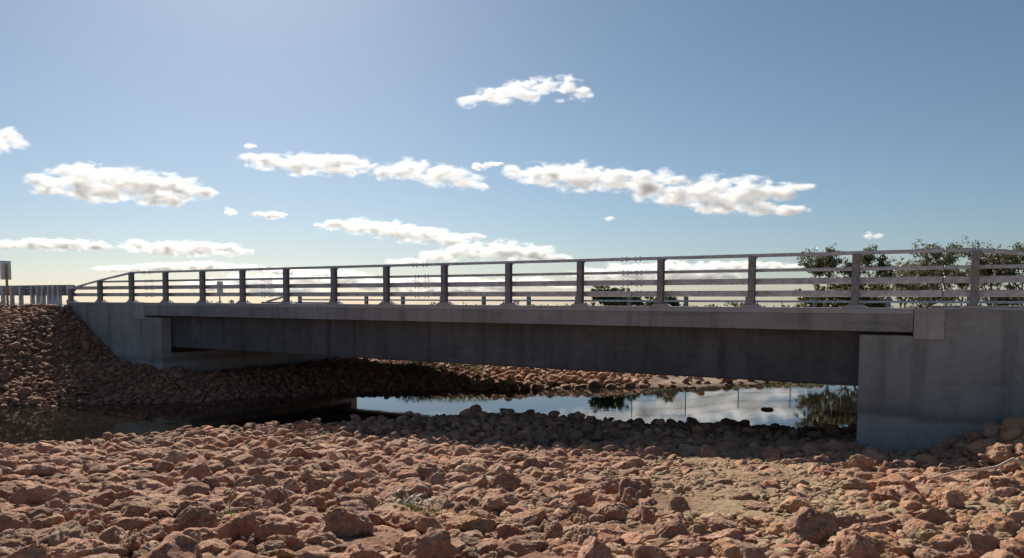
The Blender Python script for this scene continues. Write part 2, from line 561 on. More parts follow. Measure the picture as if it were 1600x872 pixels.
part(MB().prism_x([(10.305, 3.10), (10.85, 3.10), (10.85, 3.52), (10.305, 3.52)], -29.31, -1.14), 'edge_beam', M['concrete'], bridge, bevel=0.01)
for gyy in (0.35, 2.75, 5.15, 7.55, 9.75):
    gp = [(gyy + 0.04, 1.78), (gyy + 0.66, 1.78), (gyy + 0.70, 1.82), (gyy + 0.70, 3.075), (gyy, 3.075), (gyy, 1.82)]
    # cast in two lengths that meet at a thin joint
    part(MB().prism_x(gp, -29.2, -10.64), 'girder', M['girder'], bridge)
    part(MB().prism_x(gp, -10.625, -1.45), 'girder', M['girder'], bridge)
for gyy in (0.45, 2.85, 5.25, 7.65, 9.85):
    for bx in (-28.95, -1.75):
        part(MB().box(bx - 0.2, bx + 0.2, gyy, gyy + 0.45, 1.56, 1.778), 'bearing_pad', M['sign_dark'], bridge)

def abutment(name, side, label):
    """side -1: the left one, built mirrored along x"""
    if side > 0:
        X = lambda a: a
        x0 = 1.0
    else:
        X = lambda a: -30.44 - a          # mirror about the middle of the span
        x0 = -31.5
    t = thing(name, x0, 5.4, 0.0, label, 'abutment', 'abutments at the two ends of the bridge')
    def bx(a0, a1, y0, y1, z0, z1, nm, mat, bev=0.012):
        xa, xb = sorted((X(a0), X(a1)))
        return part(MB().box(xa, xb, y0, y1, z0, z1), nm, mat, t, bevel=bev)
    wing = 9.5 if side > 0 else 4.75
    def cheek(y0, y1, nm):
        prof = [(X(-2.22), -1.2), (X(wing), -1.2), (X(wing), KT - 0.002), (X(-1.13), KT - 0.002), (X(-1.13), 3.02), (X(-2.22), 3.02)]
        part(MB().prism_y(prof, y0, y1), nm, M['abutment'], t, bevel=0.012)
    cheek(-0.12, 0.33, 'wing_wall')
    cheek(10.92, 11.37, 'wing_wall')
    bx(-1.13, -0.545, -0.165, -0.118, 2.95, KT + 0.012, 'face_block', M['block'], 0.006)
    bx(-2.21, -1.2, 0.335, 10.915, -1.2, 1.555, 'breast_wall', M['abutment'])
    bx(-1.19, -0.7, 0.335, 10.915, -1.2, 3.2, 'back_wall', M['abutment'])
    return t
abutment('bridge_abutment', 1, 'grey concrete abutment wall filling the right edge of the picture')
abutment('bridge_abutment', -1, 'small far concrete abutment at the left end, half buried in rocks')

# ------------------------------------------------------------------ near railing: posts on plinths, four rails, bolted splices
POST_D = 2.3355
nr = thing('bridge_railing', -15.2, 0.0, KT, 'tall four-rail galvanised steel railing along the near edge of the bridge', 'railing')
post_h = {n: 1.215 for n in range(0, 14)}
post_h.update({14: 0.915, 15: 0.575, -1: 0.915, -2: 0.575})
def post_mesh(h):
    w, d, tf_ = 0.075, 0.09, 0.014
    m = MB()
    m.box(-w, w, -d, -d + tf_, 0.075, h)
    m.box(-w, w, d - tf_, d, 0.075, h)
    m.box(-0.006, 0.006, -d + tf_, d - tf_, 0.075, h)
    m.box(-w, w, -d, d, h, h + 0.012)
    return m.mesh('post')
def plinth_mesh():
    return MB().prism_y([(-0.27, 0.0), (0.27, 0.0), (0.17, 0.058), (-0.17, 0.058)], -0.115, 0.2).mesh('plinth')
def plate_mesh():
    return MB().box(-0.15, 0.15, -0.11, 0.15, 0.058, 0.076).mesh('base_plate')
def anchor_mesh():
    m = MB()
    for sx in (-0.115, 0.115):
        for sy in (-0.085, 0.115):
            m.tube([(sx, sy, 0.076), (sx, sy, 0.1)], 0.02, 6)
            m.tube([(sx, sy, 0.1), (sx, sy, 0.135)], 0.011, 6)
    return m.mesh('anchor_bolts')
PM = {h: post_mesh(h) for h in set(post_h.values())}
PLM, BPM, ANM = plinth_mesh(), plate_mesh(), anchor_mesh()
CAPM = MB().box(-0.085, 0.105, -0.03, 0.09, -0.028, 0.014).mesh('saddle_bracket')
CLIPM = MB().box(-0.1, 0.1, 0.0905, 0.1, -0.05, 0.05).mesh('rail_clip')
for n, h in post_h.items():
    p = link('post', PM[h], M['steel'], nr)
    p.location = (-POST_D * n + 15.2, 0, 0)
    link('plinth', PLM, M['kerb'], p)
    link('base_plate', BPM, M['steel'], p)
    link('anchor_bolts', ANM, M['bolt'], p)
    c = link('saddle_bracket', CAPM, M['steel'], p)
    c.location = (0, 0.02, h + 0.012)

SPL = [0.59, 7.86, 15.0, 22.2, 29.34]
def rail_line(name, z, wy, wz, yc, ends, slope_ends=False):
    cuts = [ends[0]] + [s for s in SPL] + [ends[1]]
    for i in range(len(cuts) - 1):
        a = cuts[i] + (0.009 if i else 0)
        b = cuts[i + 1] - (0.009 if i < len(cuts) - 2 else 0)
        m = MB()
        pts = [a] + [q for q in (0.0 * POST_D, 13 * POST_D, 14 * POST_D, -1 * POST_D) if a < q < b] + [b]
        pts = sorted(set(pts))
        def zz(uu):
            if not slope_ends: return z
            t = max(uu - 13 * POST_D, -uu, 0) / POST_D
            return z - 0.30 * min(t, 1) - 0.34 * max(0, t - 1)
        for q0, q1 in zip(pts[:-1], pts[1:]):
            m.beam((-q1, yc, KT + zz(q1)), (-q0, yc, KT + zz(q0)), wy, wz)
        rl = part(m, name, M['rail'], nr, bevel=min(wy, wz) * 0.14)
        if i < len(cuts) - 2:
            s = cuts[i + 1]
            part(MB().box(-s - 0.25, -s + 0.25, yc - wy / 2 + 0.012, yc + wy / 2 - 0.012, KT + zz(s) - wz / 2 + 0.012, KT + zz(s) + wz / 2 - 0.012), 'splice_sleeve', M['bolt'], rl, nr)
            bm_ = MB()
            for dx in (-0.26, -0.13, 0.13, 0.26):
                bm_.tube([(-s + dx, yc, KT + zz(s) - wz / 2 - 0.035), (-s + dx, yc, KT + zz(s) + wz / 2 + 0.022)], 0.016, 6)
            part(bm_, 'splice_bolts', M['bolt'], rl, nr)
rail_line('top_rail', 1.262, 0.10, 0.082, 0.045, (-2.4 * POST_D, 15.0 * POST_D), True)
rail_line('upper_rail', 0.90, 0.08, 0.078, 0.135, (-1.05 * POST_D, 14.05 * POST_D))
rail_line('lower_rail', 0.63, 0.10, 0.150, 0.145, (-2.4 * POST_D, 15.15 * POST_D))
rail_line('lower_rail', 0.33, 0.10, 0.150, 0.145, (-2.4 * POST_D, 15.15 * POST_D))

# ------------------------------------------------------------------ far railing: low, two rails
fr = thing('bridge_railing', -15.2, 10.6, 3.52, 'low two-rail steel barrier along the far edge of the bridge', 'railing')
FZ = 3.52
FP = 2.435
f0 = 7.3
fposts = [f0 + FP * k for k in range(-5, 11)]
fpm = MB().box(-0.07, 0.07, -0.08, -0.066, 0.02, 0.46).box(-0.07, 0.07, 0.066, 0.08, 0.02, 0.46).box(-0.006, 0.006, -0.066, 0.066, 0.02, 0.46).box(-0.13, 0.13, -0.12, 0.12, 0, 0.02).mesh('post')
for u in fposts:
    p = link('post', fpm, M['steel'], fr)
    p.location = (-u + 15.2, 0, 0)
uL = fposts[-1]
m = MB().beam((-uL, 10.6 - 0.04, FZ + 0.50), (6.0, 10.56, FZ + 0.50), 0.1, 0.1)
m.beam((-uL - 1.1, 10.56, FZ + 0.42), (-uL, 10.56, FZ + 0.50), 0.1, 0.1).beam((-uL - 2.6, 10.56, FZ + 0.12), (-uL - 1.1, 10.56, FZ + 0.42), 0.1, 0.1)
part(m, 'top_rail', M['rail'], fr)
part(MB().beam((-uL, 10.48, FZ + 0.235), (6.0, 10.48, FZ + 0.235), 0.08, 0.08), 'lower_rail', M['rail'], fr)

# ------------------------------------------------------------------ guardrail on the left approach, seen from behind
gr = thing('guardrail', -36.0, 0.1, 3.45, 'corrugated steel guardrail with close-set posts at the left end of the bridge', 'guardrail')
def wprof(yc, zc):
    fr_ = []
    for k in range(25):
        q = k / 24
        fr_.append((yc + 0.04 - 0.04 * math.cos(q * 6 * math.pi), zc - 0.25 + 0.5 * q))
    return fr_ + [(a - 0.007, b) for a, b in reversed(fr_)]
for k, (a, b) in enumerate([(-35.25, -38.8), (-38.8, -42.8), (-42.8, -46.8), (-46.8, -50.8)]):
    part(MB().prism_x(wprof(0.26, 4.17 + 0.003 * k), b + 0.001, a + 0.05), 'beam', M['wbeam'], gr)
for u in (36.13, 36.57, 37.01, 37.52, 37.98, 38.5, 39.57, 40.42, 41.3, 43.3, 45.3, 47.3, 49.3):
    pm_ = MB().box(-u - 0.075, -u + 0.075, 0.0, 0.008, 3.2, 4.42).box(-u + 0.067, -u + 0.075, 0.008, 0.142, 3.2, 4.42).box(-u - 0.075, -u + 0.075, 0.142, 0.15, 3.2, 4.42)
    po = part(pm_, 'post', M['wbeam'], gr)
    part(MB().box(-u - 0.06, -u + 0.06, 0.151, 0.255, 3.98, 4.36), 'spacer_block', M['wbeam'], po, gr)
part(MB().box(-35.6, -35.25, 0.10, 0.25, 3.95, 4.42), 'transition_plate', M['wbeam'], gr)

# ------------------------------------------------------------------ signs
s1 = thing('road_sign', -39.5, -0.6, 3.3, 'back of a tall white sign on a timber post at the far left edge', 'road sign')
part(MB().box(-39.51, -39.50, -0.84, -0.36, 4.68, 5.58), 'panel', M['sign'], s1, bevel=0.002)
part(MB().box(-39.47, -39.39, -0.64, -0.56, 2.9, 5.42), 'post', M['sign_orange'], s1)
for zz_ in (4.9, 5.3):
    part(MB().box(-39.498, -39.475, -0.74, -0.46, zz_, zz_ + 0.05), 'bracket', M['sign'], s1)
s2 = thing('road_sign', -38.9, 11.0, 3.3, 'white marker sign with a dark square seen through the railing', 'road sign')
part(MB().box(-38.91, -38.90, 10.78, 11.22, 4.02, 4.86), 'panel', M['sign_white'], s2)
part(MB().box(-38.898, -38.89, 10.9, 11.1, 4.36, 4.58), 'symbol', M['sign_dark'], s2)
part(MB().box(-38.97, -38.915, 10.97, 11.03, 2.9, 4.6), 'post', M['sign_orange'], s2)

# ------------------------------------------------------------------ rocks
def rock_arrays(seed, sub):
    rs = random.Random(seed)
    bm = bmesh.new()
    bmesh.ops.create_icosphere(bm, subdivisions=sub, radius=1.0)
    ax = (1.0, rs.uniform(0.62, 0.92), rs.uniform(0.5, 0.78))
    planes = []
    for k in range(rs.randint(9, 16)):
        n = Vector((rs.gauss(0, 1), rs.gauss(0, 1), rs.gauss(0, 1))).normalized()
        planes.append((n, rs.uniform(0.50, 0.84)))
    off = Vector((rs.uniform(-50, 50), rs.uniform(-50, 50), rs.uniform(-50, 50)))
    for v in bm.verts:
        p = v.co.copy()
        for n, h in planes:
            d = p.dot(n)
            if d > h:
                p -= n * (d - h) * 0.97
        q = v.co
        p += v.co * (0.17 * mnoise.noise(q * 1.3 + off) + 0.11 * mnoise.noise(q * 2.9 + off))
        if sub > 2:
            p += v.co * (0.09 * (0.45 - abs(mnoise.noise(q * 4.2 + off))) + 0.05 * mnoise.noise(q * 8 + off))
        if sub > 3:
            p += v.co * (0.06 * (0.4 - abs(mnoise.noise(q * 11 + off))) + 0.03 * mnoise.noise(q * 21 + off))
        v.co = Vector((p.x * ax[0], p.y * ax[1], p.z * ax[2])) * 1.28
    bm.verts.ensure_lookup_table()
    V = np.array([v.co[:] for v in bm.verts], np.float32)
    Fc = np.array([[v.index for v in f.verts] for f in bm.faces], np.int32)
    bm.free()
    return V, Fc
NP = 22
HI = [rock_arrays(100 + i, 5) for i in range(NP)]
MID = [rock_arrays(100 + i, 4) for i in range(NP)]
LOW = [rock_arrays(100 + i, 3) for i in range(NP)]
TINY = [rock_arrays(100 + i, 2) for i in range(NP)]
DOT = [rock_arrays(100 + i, 1) for i in range(NP)]

class Hash:
    def __init__(self, cell):
        self.c, self.d = cell, {}
    def ok(self, x, y, r, pack):
        cx, cy = int(x // self.c), int(y // self.c)
        for i in (-1, 0, 1):
            for j in (-1, 0, 1):
                for (a, b, rr) in self.d.get((cx + i, cy + j), ()):
                    q = (r + rr) * pack
                    if (a - x) ** 2 + (b - y) ** 2 < q * q:
                        return False
        return True
    def add(self, x, y, r):
        self.d.setdefault((int(x // self.c), int(y // self.c)), []).append((x, y, r))

def scatter(xs, ys, passes, keep, hsh):
    """passes: (count, rmin, rmax, pack); keep(x, y, u, v, z, r) is vectorised over the candidates"""
    out = []
    for cnt, r0, r1, pack in passes:
        X = rng.uniform(xs[0], xs[1], cnt)
        Y = rng.uniform(ys[0], ys[1], cnt)
        rr = r0 * (r1 / r0) ** (rng.random(cnt) ** 1.4)
        U, V_ = to_uv(X, Y)
        Z = ground(X, Y)
        k = keep(X, Y, U, V_, Z, rr)
        for x, y, z, r in zip(X[k], Y[k], Z[k], rr[k]):
            if hsh.ok(x, y, r, pack):
                hsh.add(x, y, r)
                out.append((x, y, z, r))
    return out
def inside_walls(U, V_):
    return ((V_ > -0.3) & (V_ < 11.5)) & ((U < 2.3) | (U > 28.3))
def stony(X, Y):
    """1 where stones lie packed, less on the sandy ground to the right and in gravelly patches"""
    rt = X / np.maximum(Y, 1)
    s = 1 - 0.72 * sstep(0.05, 0.22, rt) * sstep(0.62, 0.42, rt + 0.02 * (Y - 8)) * sstep(7.0, 8.6, Y) * sstep(17.0, 15.0, Y)
    s = s * (1 - 0.55 * sstep(0.25, 0.6, wob(X, Y, 0.8, 4.1)) * sstep(-0.25, 0.0, rt))
    return s
def keep_near(X, Y, U, V_, Z, rr):
    Ys = np.interp(X, NEAR_SHORE[:, 0], NEAR_SHORE[:, 1])
    a = (np.abs(X) < 0.74 * Y + 1.6) & (Y < Ys + 0.9) & ~inside_walls(U, V_) & (Z > -0.35)
    p = np.where(rr > 0.1, stony(X, Y) ** 1.3, stony(X, Y) ** 0.8)
    return a & (rng.random(len(X)) < p)
h_near = Hash(0.62)
near = scatter((-17, 16), (4.6, 25), [(1800, 0.165, 0.235, 0.94), (14000, 0.10, 0.165, 0.78), (60000, 0.065, 0.105, 0.74), (60000, 0.042, 0.065, 0.66)], keep_near, h_near)
def keep_pebble(X, Y, U, V_, Z, rr):
    return (np.abs(X) < 0.72 * Y + 0.8) & (Y < 15) & ~inside_walls(U, V_) & (rng.random(len(X)) < 0.3 + 0.7 * stony(X, Y))
pebbles = scatter((-11, 11), (4.8, 15), [(46000, 0.022, 0.062, 0.55)], keep_pebble, h_near)
def keep_left(X, Y, U, V_, Z, rr):
    Yf = np.interp(X, FAR_SHORE[:, 0], FAR_SHORE[:, 1])
    return (X > -0.72 * Y - 2) & (Y > Yf - 0.5) & ~inside_walls(U, V_) & (Z < 3.6) & (Z > -0.3) & (V_ < 11) & (X < -2.0) & ~((V_ > -0.75) & (U > 35))
h_left = Hash(0.66)
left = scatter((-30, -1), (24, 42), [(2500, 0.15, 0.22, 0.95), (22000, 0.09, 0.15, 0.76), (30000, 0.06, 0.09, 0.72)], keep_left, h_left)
def keep_far(X, Y, U, V_, Z, rr):
    Yf = np.interp(X, FAR_SHORE[:, 0], FAR_SHORE[:, 1])
    p = np.where(X > 6.0, 0.10, 1.0) * np.where(Y - Yf > 5.5, 0.5, 1.0)
    return (Y > Yf - 0.4) & (Y < Yf + 9) & (Z > -0.3) & ~inside_walls(U, V_) & (X > -5.5) & (rng.random(len(X)) < p)
far_r = scatter((-6, 22), (28, 46), [(3500, 0.19, 0.30, 0.82), (9000, 0.12, 0.19, 0.80)], keep_far, h_left)
def keep_rwall(X, Y, U, V_, Z, rr):
    return (V_ < -0.3) & (V_ > -4.5) & (U < 1.5) & (U > -5) & (X < 0.74 * Y + 1.6)
rwall = scatter((6, 16), (9, 17), [(2500, 0.16, 0.27, 0.66)], keep_rwall, h_near)
# a few stones standing in the shallow water
wet_stones = [(8.9, 25.86, -0.02, 0.17), (9.15, 25.7, -0.06, 0.1), (5.6, 22.95, 0.05, 0.2), (4.5, 23.1, 0.0, 0.17), (2.1, 23.6, 0.0, 0.18), (-1.2, 24.8, 0.12, 0.30), (-0.1, 24.6, 0.06, 0.27), (0.6, 24.2, 0.1, 0.2), (3.1, 23.4, 0.02, 0.14), (6.7, 22.9, 0.05, 0.2), (-4.9, 23.2, 0.1, 0.2), (-3.3, 24.0, 0.1, 0.2)]

CLAY = [('rust-red', (0.35, 0.165, 0.105)), ('red-brown', (0.35, 0.205, 0.145)), ('brown', (0.33, 0.22, 0.155)), ('pinkish tan', (0.43, 0.275, 0.20)), ('ochre', (0.44, 0.275, 0.145)), ('pale tan', (0.47, 0.355, 0.245))]
def pick_colour(x, y):
    rt = x / max(y, 1)
    t = min(max((rt + 0.1) / 0.5, 0), 1)
    w = np.array([1.2 + 1.2 * t, 3.0 - 0.8 * t, 2.6 - 1.4 * t, 2.4 - 0.6 * t, 0.5 + 2.2 * t, 0.5 + 0.9 * t])
    k = int(rng.choice(6, p=w / w.sum()))
    c = np.array(CLAY[k][1]) 
    c = (c * 0.66 + np.array((0.41, 0.275, 0.19)) * 0.34) * rng.uniform(1.0, 1.6) * np.array((1.04, 0.92, 0.87))
    return CLAY[k][0], c

allr = []
for zone, lst in (('near', near), ('near', rwall), ('peb', pebbles), ('left', left), ('far', far_r), ('wet', wet_stones)):
    for x, y, z, r in lst:
        name_c, c = pick_colour(x, y)
        sz = rng.uniform(0.8, 1.25)
        flat = rng.random() < 0.25
        if flat: sz *= 0.62
        if zone == 'wet': sz *= 0.7
        zz = z + r * sz * (0.25 if zone != 'peb' else 0.3)
        if zone in ('near',) and r > 0.12: zz += rng.uniform(-0.04, 0.06)
        if zone == 'near': zz -= r * 0.45 * (1 - float(stony(np.array([x]), np.array([y]))[0]))
        if zone == 'peb' or (zone == 'near' and r < 0.11):
            st_ = float(stony(np.array([x]), np.array([y]))[0])
            if rng.random() < 0.35 + 0.6 * (1 - st_):
                k_ = min(max((x / y + 0.1) / 0.4, 0), 1)
                c = (np.array((0.30, 0.19, 0.13)) * (1 - k_) + np.array((0.47, 0.35, 0.215)) * k_) * rng.uniform(0.8, 1.2)
        if z < 0.10 and zone != 'left': c = c * 0.6
        if zone == 'left': c = c * np.array((0.62, 0.56, 0.54))  # darker red-brown stone, with shade under the bridge's left end added to its colour
        allr.append(dict(zone=zone, x=x, y=y, z=zz, r=r, c=c, cn=name_c, flat=flat, p=int(rng.integers(NP)), rot=(rng.normal(0, 0.22), rng.normal(0, 0.22), rng.uniform(0, 6.283)), s=(r * rng.uniform(0.95, 1.2), r * rng.uniform(0.9, 1.1), r * sz)))
def screen(x, y, z):
    p = R(3.1)
    dz = z - EYE
    f = y * math.cos(p) - dz * math.sin(p)
    return 800 + 1164 * x / f, 470 + 1164 * math.tan(p) - 1164 * (y * math.sin(p) + dz * math.cos(p)) / f
for q in allr:
    q['px'] = screen(q['x'], q['y'], q['z'])
vis = [q for q in allr if q['zone'] == 'near' and -5 < q['px'][0] < 1605 and q['px'][1] < 880]
vis.sort(key=lambda q: -q['r'] / q['y'])
heroes = vis[:300]
hid = set(id(q) for q in heroes)
rest = [q for q in allr if id(q) not in hid]

# the three hundred stones that show largest: things of their own
HIM = []
for V, Fc in HI:
    HIM.append(fast_mesh('rock', V, Fc))
    HIM[-1].materials.append(M['rock_obj'])
ORD = ['', 'second', 'third', 'fourth', 'fifth', 'sixth', 'seventh', 'eighth', 'ninth', 'tenth', 'eleventh', 'twelfth']
def zone_words(px, py):
    cols = ['at left edge', 'left of the grass', 'beside the grass', 'right of the grass', 'right of centre', 'below abutment corner', 'at right edge']
    c = cols[min(6, max(0, int((px - 0) / 228.6)))]
    row = 'in bottom row' if py > 815 else ('above bottom row' if py > 765 else ('at mid bank' if py > 715 else 'nearer the water'))
    return c, row
lab = {}
for q in heroes:
    c, row = zone_words(*q['px'])
    size = 'large' if q['r'] > 0.175 else ('medium' if q['r'] > 0.135 else 'small')
    shape = 'flat' if q['flat'] else 'lumpy'
    lab.setdefault((size, shape, q['cn'], row, c), []).append(q)
for (size, shape, cn, row, c), qs in lab.items():
    qs.sort(key=lambda q: q['px'][0])
    for i, q in enumerate(qs):
        base = '%s %s %s rock %s, %s' % (size, shape, cn, row, c)
        if len(qs) > 1:
            base = ('leftmost ' if i == 0 else (ORD[min(i, 11)] + ' from left ')) + base
        o = bpy.data.objects.new('rock', HIM[q['p']])
        COL.objects.link(o)
        o.location = (q['x'], q['y'], q['z'])
        o.rotation_euler = q['rot']
        o.scale = q['s']
        o.color = (q['c'][0], q['c'][1], q['c'][2], 1)
        tag(o, base, 'rock', 'loose laterite rocks on the near bank')

def rot_mats(rots):
    out = np.zeros((len(rots), 3, 3), np.float32)
    for i, r in enumerate(rots):
        from mathutils import Euler
        out[i] = np.array(Euler(r).to_matrix())
    return out
def join_rocks(name, qs, lod, label):
    VV, FF, CC, base = [], [], [], 0
    byp = {}
    for q in qs:
        byp.setdefault((lod(q), q['p']), []).append(q)
    for (lv, p), group in byp.items():
        V, Fc = (TINY, LOW, MID, HI, DOT)[lv][p]
        Rm = rot_mats([q['rot'] for q in group])
        S = np.array([q['s'] for q in group], np.float32)
        T = np.array([(q['x'], q['y'], q['z']) for q in group], np.float32)
        W = np.einsum('kij,kvj->kvi', Rm, V[None] * S[:, None, :]) + T[:, None, :]
        VV.append(W.reshape(-1, 3))
        FF.append((Fc[None] + (base + np.arange(len(group)) * len(V))[:, None, None]).reshape(-1, 3))
        C4 = np.ones((len(group), len(V), 4), np.float32)
        C4[..., :3] = np.array([q['c'] for q in group], np.float32)[:, None, :]
        CC.append(C4.reshape(-1, 4))
        base += len(group) * len(V)
    me = fast_mesh(name, np.concatenate(VV), np.concatenate(FF))
    at = me.attributes.new('rock_color', 'FLOAT_COLOR', 'POINT')
    at.data.foreach_set('color', np.concatenate(CC).ravel())
    o = link(name, me, M['rock_att'])
    return tag(o, label, 'rocks', kind='stuff')
def lod(q):
    a = q['r'] / q['y']
    return 2 if a > 0.028 else (1 if a > 0.0120 or q['zone'] == 'wet' else 0)
join_rocks('riprap_stones', [q for q in rest if q['zone'] in ('near', 'wet')], lod, 'packed red-brown riprap stones covering the near bank')
join_rocks('pebbles', [q for q in rest if q['zone'] == 'peb'], lambda q: 0 if q['r'] > 0.048 else 4, 'small stones and gravel between the rocks')
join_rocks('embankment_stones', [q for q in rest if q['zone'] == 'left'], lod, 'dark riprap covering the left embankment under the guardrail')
join_rocks('far_bank_stones', [q for q in rest if q['zone'] == 'far'], lod, 'sunlit riprap on the far bank seen under the bridge')

# pale flat stone lying in the middle of the near bank
o = bpy.data.objects.new('rock', HIM[3])
COL.objects.link(o)
o.location = (-0.25, 11.48, float(ground(-0.25, 11.48)) + 0.06)
o.scale = (0.24, 0.12, 0.06)
o.color = (0.62, 0.58, 0.5, 1)
tag(o, 'single whitish flat stone in the middle of the near bank', 'rock', 'loose laterite rocks on the near bank')

# ------------------------------------------------------------------ dry stick among the rocks on the right
gz = float(ground(6.9, 10.2))
st = wempty('driftwood_stick', (6.95, 10.2, gz), 'pale curved dry stick lying among rocks at the right edge', 'stick')
pts = [(-1.0, 0.25, 0.16), (-0.7, 0.15, 0.27), (-0.45, 0.1, 0.30), (-0.2, 0.05, 0.36), (-0.02, 0.0, 0.48), (0.08, -0.04, 0.42), (0.14, -0.08, 0.36), (0.4, -0.12, 0.33), (0.75, -0.1, 0.34), (1.2, 0.0, 0.3)]
MB().tube(pts, [0.012, 0.016, 0.018, 0.02, 0.026, 0.03, 0.032, 0.034, 0.036, 0.03], 8).build('branch', M['wood'], st, smooth=True)
MB().tube([(-0.45, 0.1, 0.30), (-0.62, -0.02, 0.36), (-0.8, -0.1, 0.34)], [0.014, 0.01, 0.005], 6).build('twig', M['wood'], st, smooth=True)

# ------------------------------------------------------------------ grass
def blades(name, spots, n, hgt, spread, parent, mat):
    V, Fc, T = [], [], []
    for cx, cy, cz in spots:
        for k in range(n):
            a = random.uniform(0, 6.283)
            r0 = random.uniform(0, spread) * 0.5
            x, y = cx + math.cos(a) * r0, cy + math.sin(a) * r0
            h = hgt * random.uniform(0.5, 1.15)
            lean = random.uniform(0.3, 1.3) * h
            b = a + random.uniform(-0.7, 0.7)
            w = 0.004 + 0.003 * random.random()
            px, py = -math.sin(b) * w, math.cos(b) * w
            i0 = len(V)
            for t, ww in ((0, 1), (0.4, 0.9), (0.75, 0.6)):
                ox, oy, oz = math.cos(b) * lean * t * t, math.sin(b) * lean * t * t, h * (t - 0.25 * t * t)
                V += [(x + ox - px * ww, y + oy - py * ww, cz + oz), (x + ox + px * ww, y + oy + py * ww, cz + oz)]
            V.append((x + math.cos(b) * lean, y + math.sin(b) * lean, cz + h * 0.72))
            Fc += [(i0, i0 + 1, i0 + 3, i0 + 2), (i0 + 2, i0 + 3, i0 + 5, i0 + 4), (i0 + 4, i0 + 5, i0 + 6)]
            T += [random.random()] * 7
    me = mesh_from(V, Fc, name)
    at = me.attributes.new('tone', 'FLOAT', 'POINT')
    at.data.foreach_set('value', np.array(T[:len(me.vertices)], np.float32))
    return link(name, me, mat, parent)
for (x, y, n_, lbl) in ((-1.27, 8.2, 15, 'larger green grass tuft growing between the foreground rocks'), (-0.93, 7.9, 10, 'smaller green grass tuft just right of the larger one'), (-2.9, 7.6, 4, 'thin grass sprig left of the two grass tufts')):
    e = wempty('grass_tuft', (x, y, float(ground(x, y)) + 0.1), lbl, 'grass tuft', 'grass tufts between the rocks')
    blades('blades', [(0, 0, 0), (0.1, 0.05, 0.0), (-0.12, 0.03, 0)], n_, 0.24, 0.3, e, M['grass'])
spots = []
for k in range(230):
    x, y = random.uniform(-5.2, -1.2), random.uniform(34.0, 39)
    spots.append((x, y, float(ground(x, y)) + 0.1))
for k in range(500):
    x = random.uniform(6, 26)
    y = np.interp(x, FAR_SHORE[:, 0], FAR_SHORE[:, 1]) + random.uniform(2.2, 5) if x < 12 else np.interp(x, FAR_SHORE[:, 0], FAR_SHORE[:, 1]) + random.uniform(0.1, 3)
    spots.append((x, float(y), float(ground(x, y))))
tag(blades('bank_grass', spots, 9, 0.42, 0.5, None, M['grass']), 'green grass growing along the far bank', 'grass', kind='stuff')

# ------------------------------------------------------------------ trees
def leaf_mesh(name, centres, n, rad, size, seedv):
    """n small leaf-shaped faces around each clump centre, turned every way but mostly hanging"""
    rg = np.random.default_rng(seedv)
    C = np.repeat(np.array(centres, np.float32), n, axis=0)
    k = len(C)
    d = rg.normal(0, 1, (k, 3)).astype(np.float32)
    d /= np.linalg.norm(d, axis=1, keepdims=True)
    rr = np.repeat(np.array(rad, np.float32), n)[:, None] * rg.random((k, 1)) ** 0.5
    P = C + d * rr * np.array([1, 1, 0.75], np.float32)
    L = rg.normal(0, 1, (k, 3)).astype(np.float32)
    L[:, 2] -= 0.7
    L /= np.linalg.norm(L, axis=1, keepdims=True)
    N = rg.normal(0, 1, (k, 3)).astype(np.float32)
    W = np.cross(L, N)
    W /= np.linalg.norm(W, axis=1, keepdims=True)
    sl = (size * rg.uniform(0.7, 1.4, (k, 1))).astype(np.float32)
    sw = sl * 0.34
    V = np.stack([P, P + L * sl * 0.5 + W * sw, P + L * sl, P + L * sl * 0.5 - W * sw], 1).reshape(-1, 3)
    Fc = np.arange(k * 4).reshape(k, 4)
    me = fast_mesh(name, V, Fc, smooth=False)
    tone = np.repeat(np.clip(np.repeat(rg.random(len(centres)), n) * 0.6 + rg.random(k) * 0.4, 0, 1), 4).astype(np.float32)
    at = me.attributes.new('tone', 'FLOAT', 'POINT')
    at.data.foreach_set('value', tone)
    return me
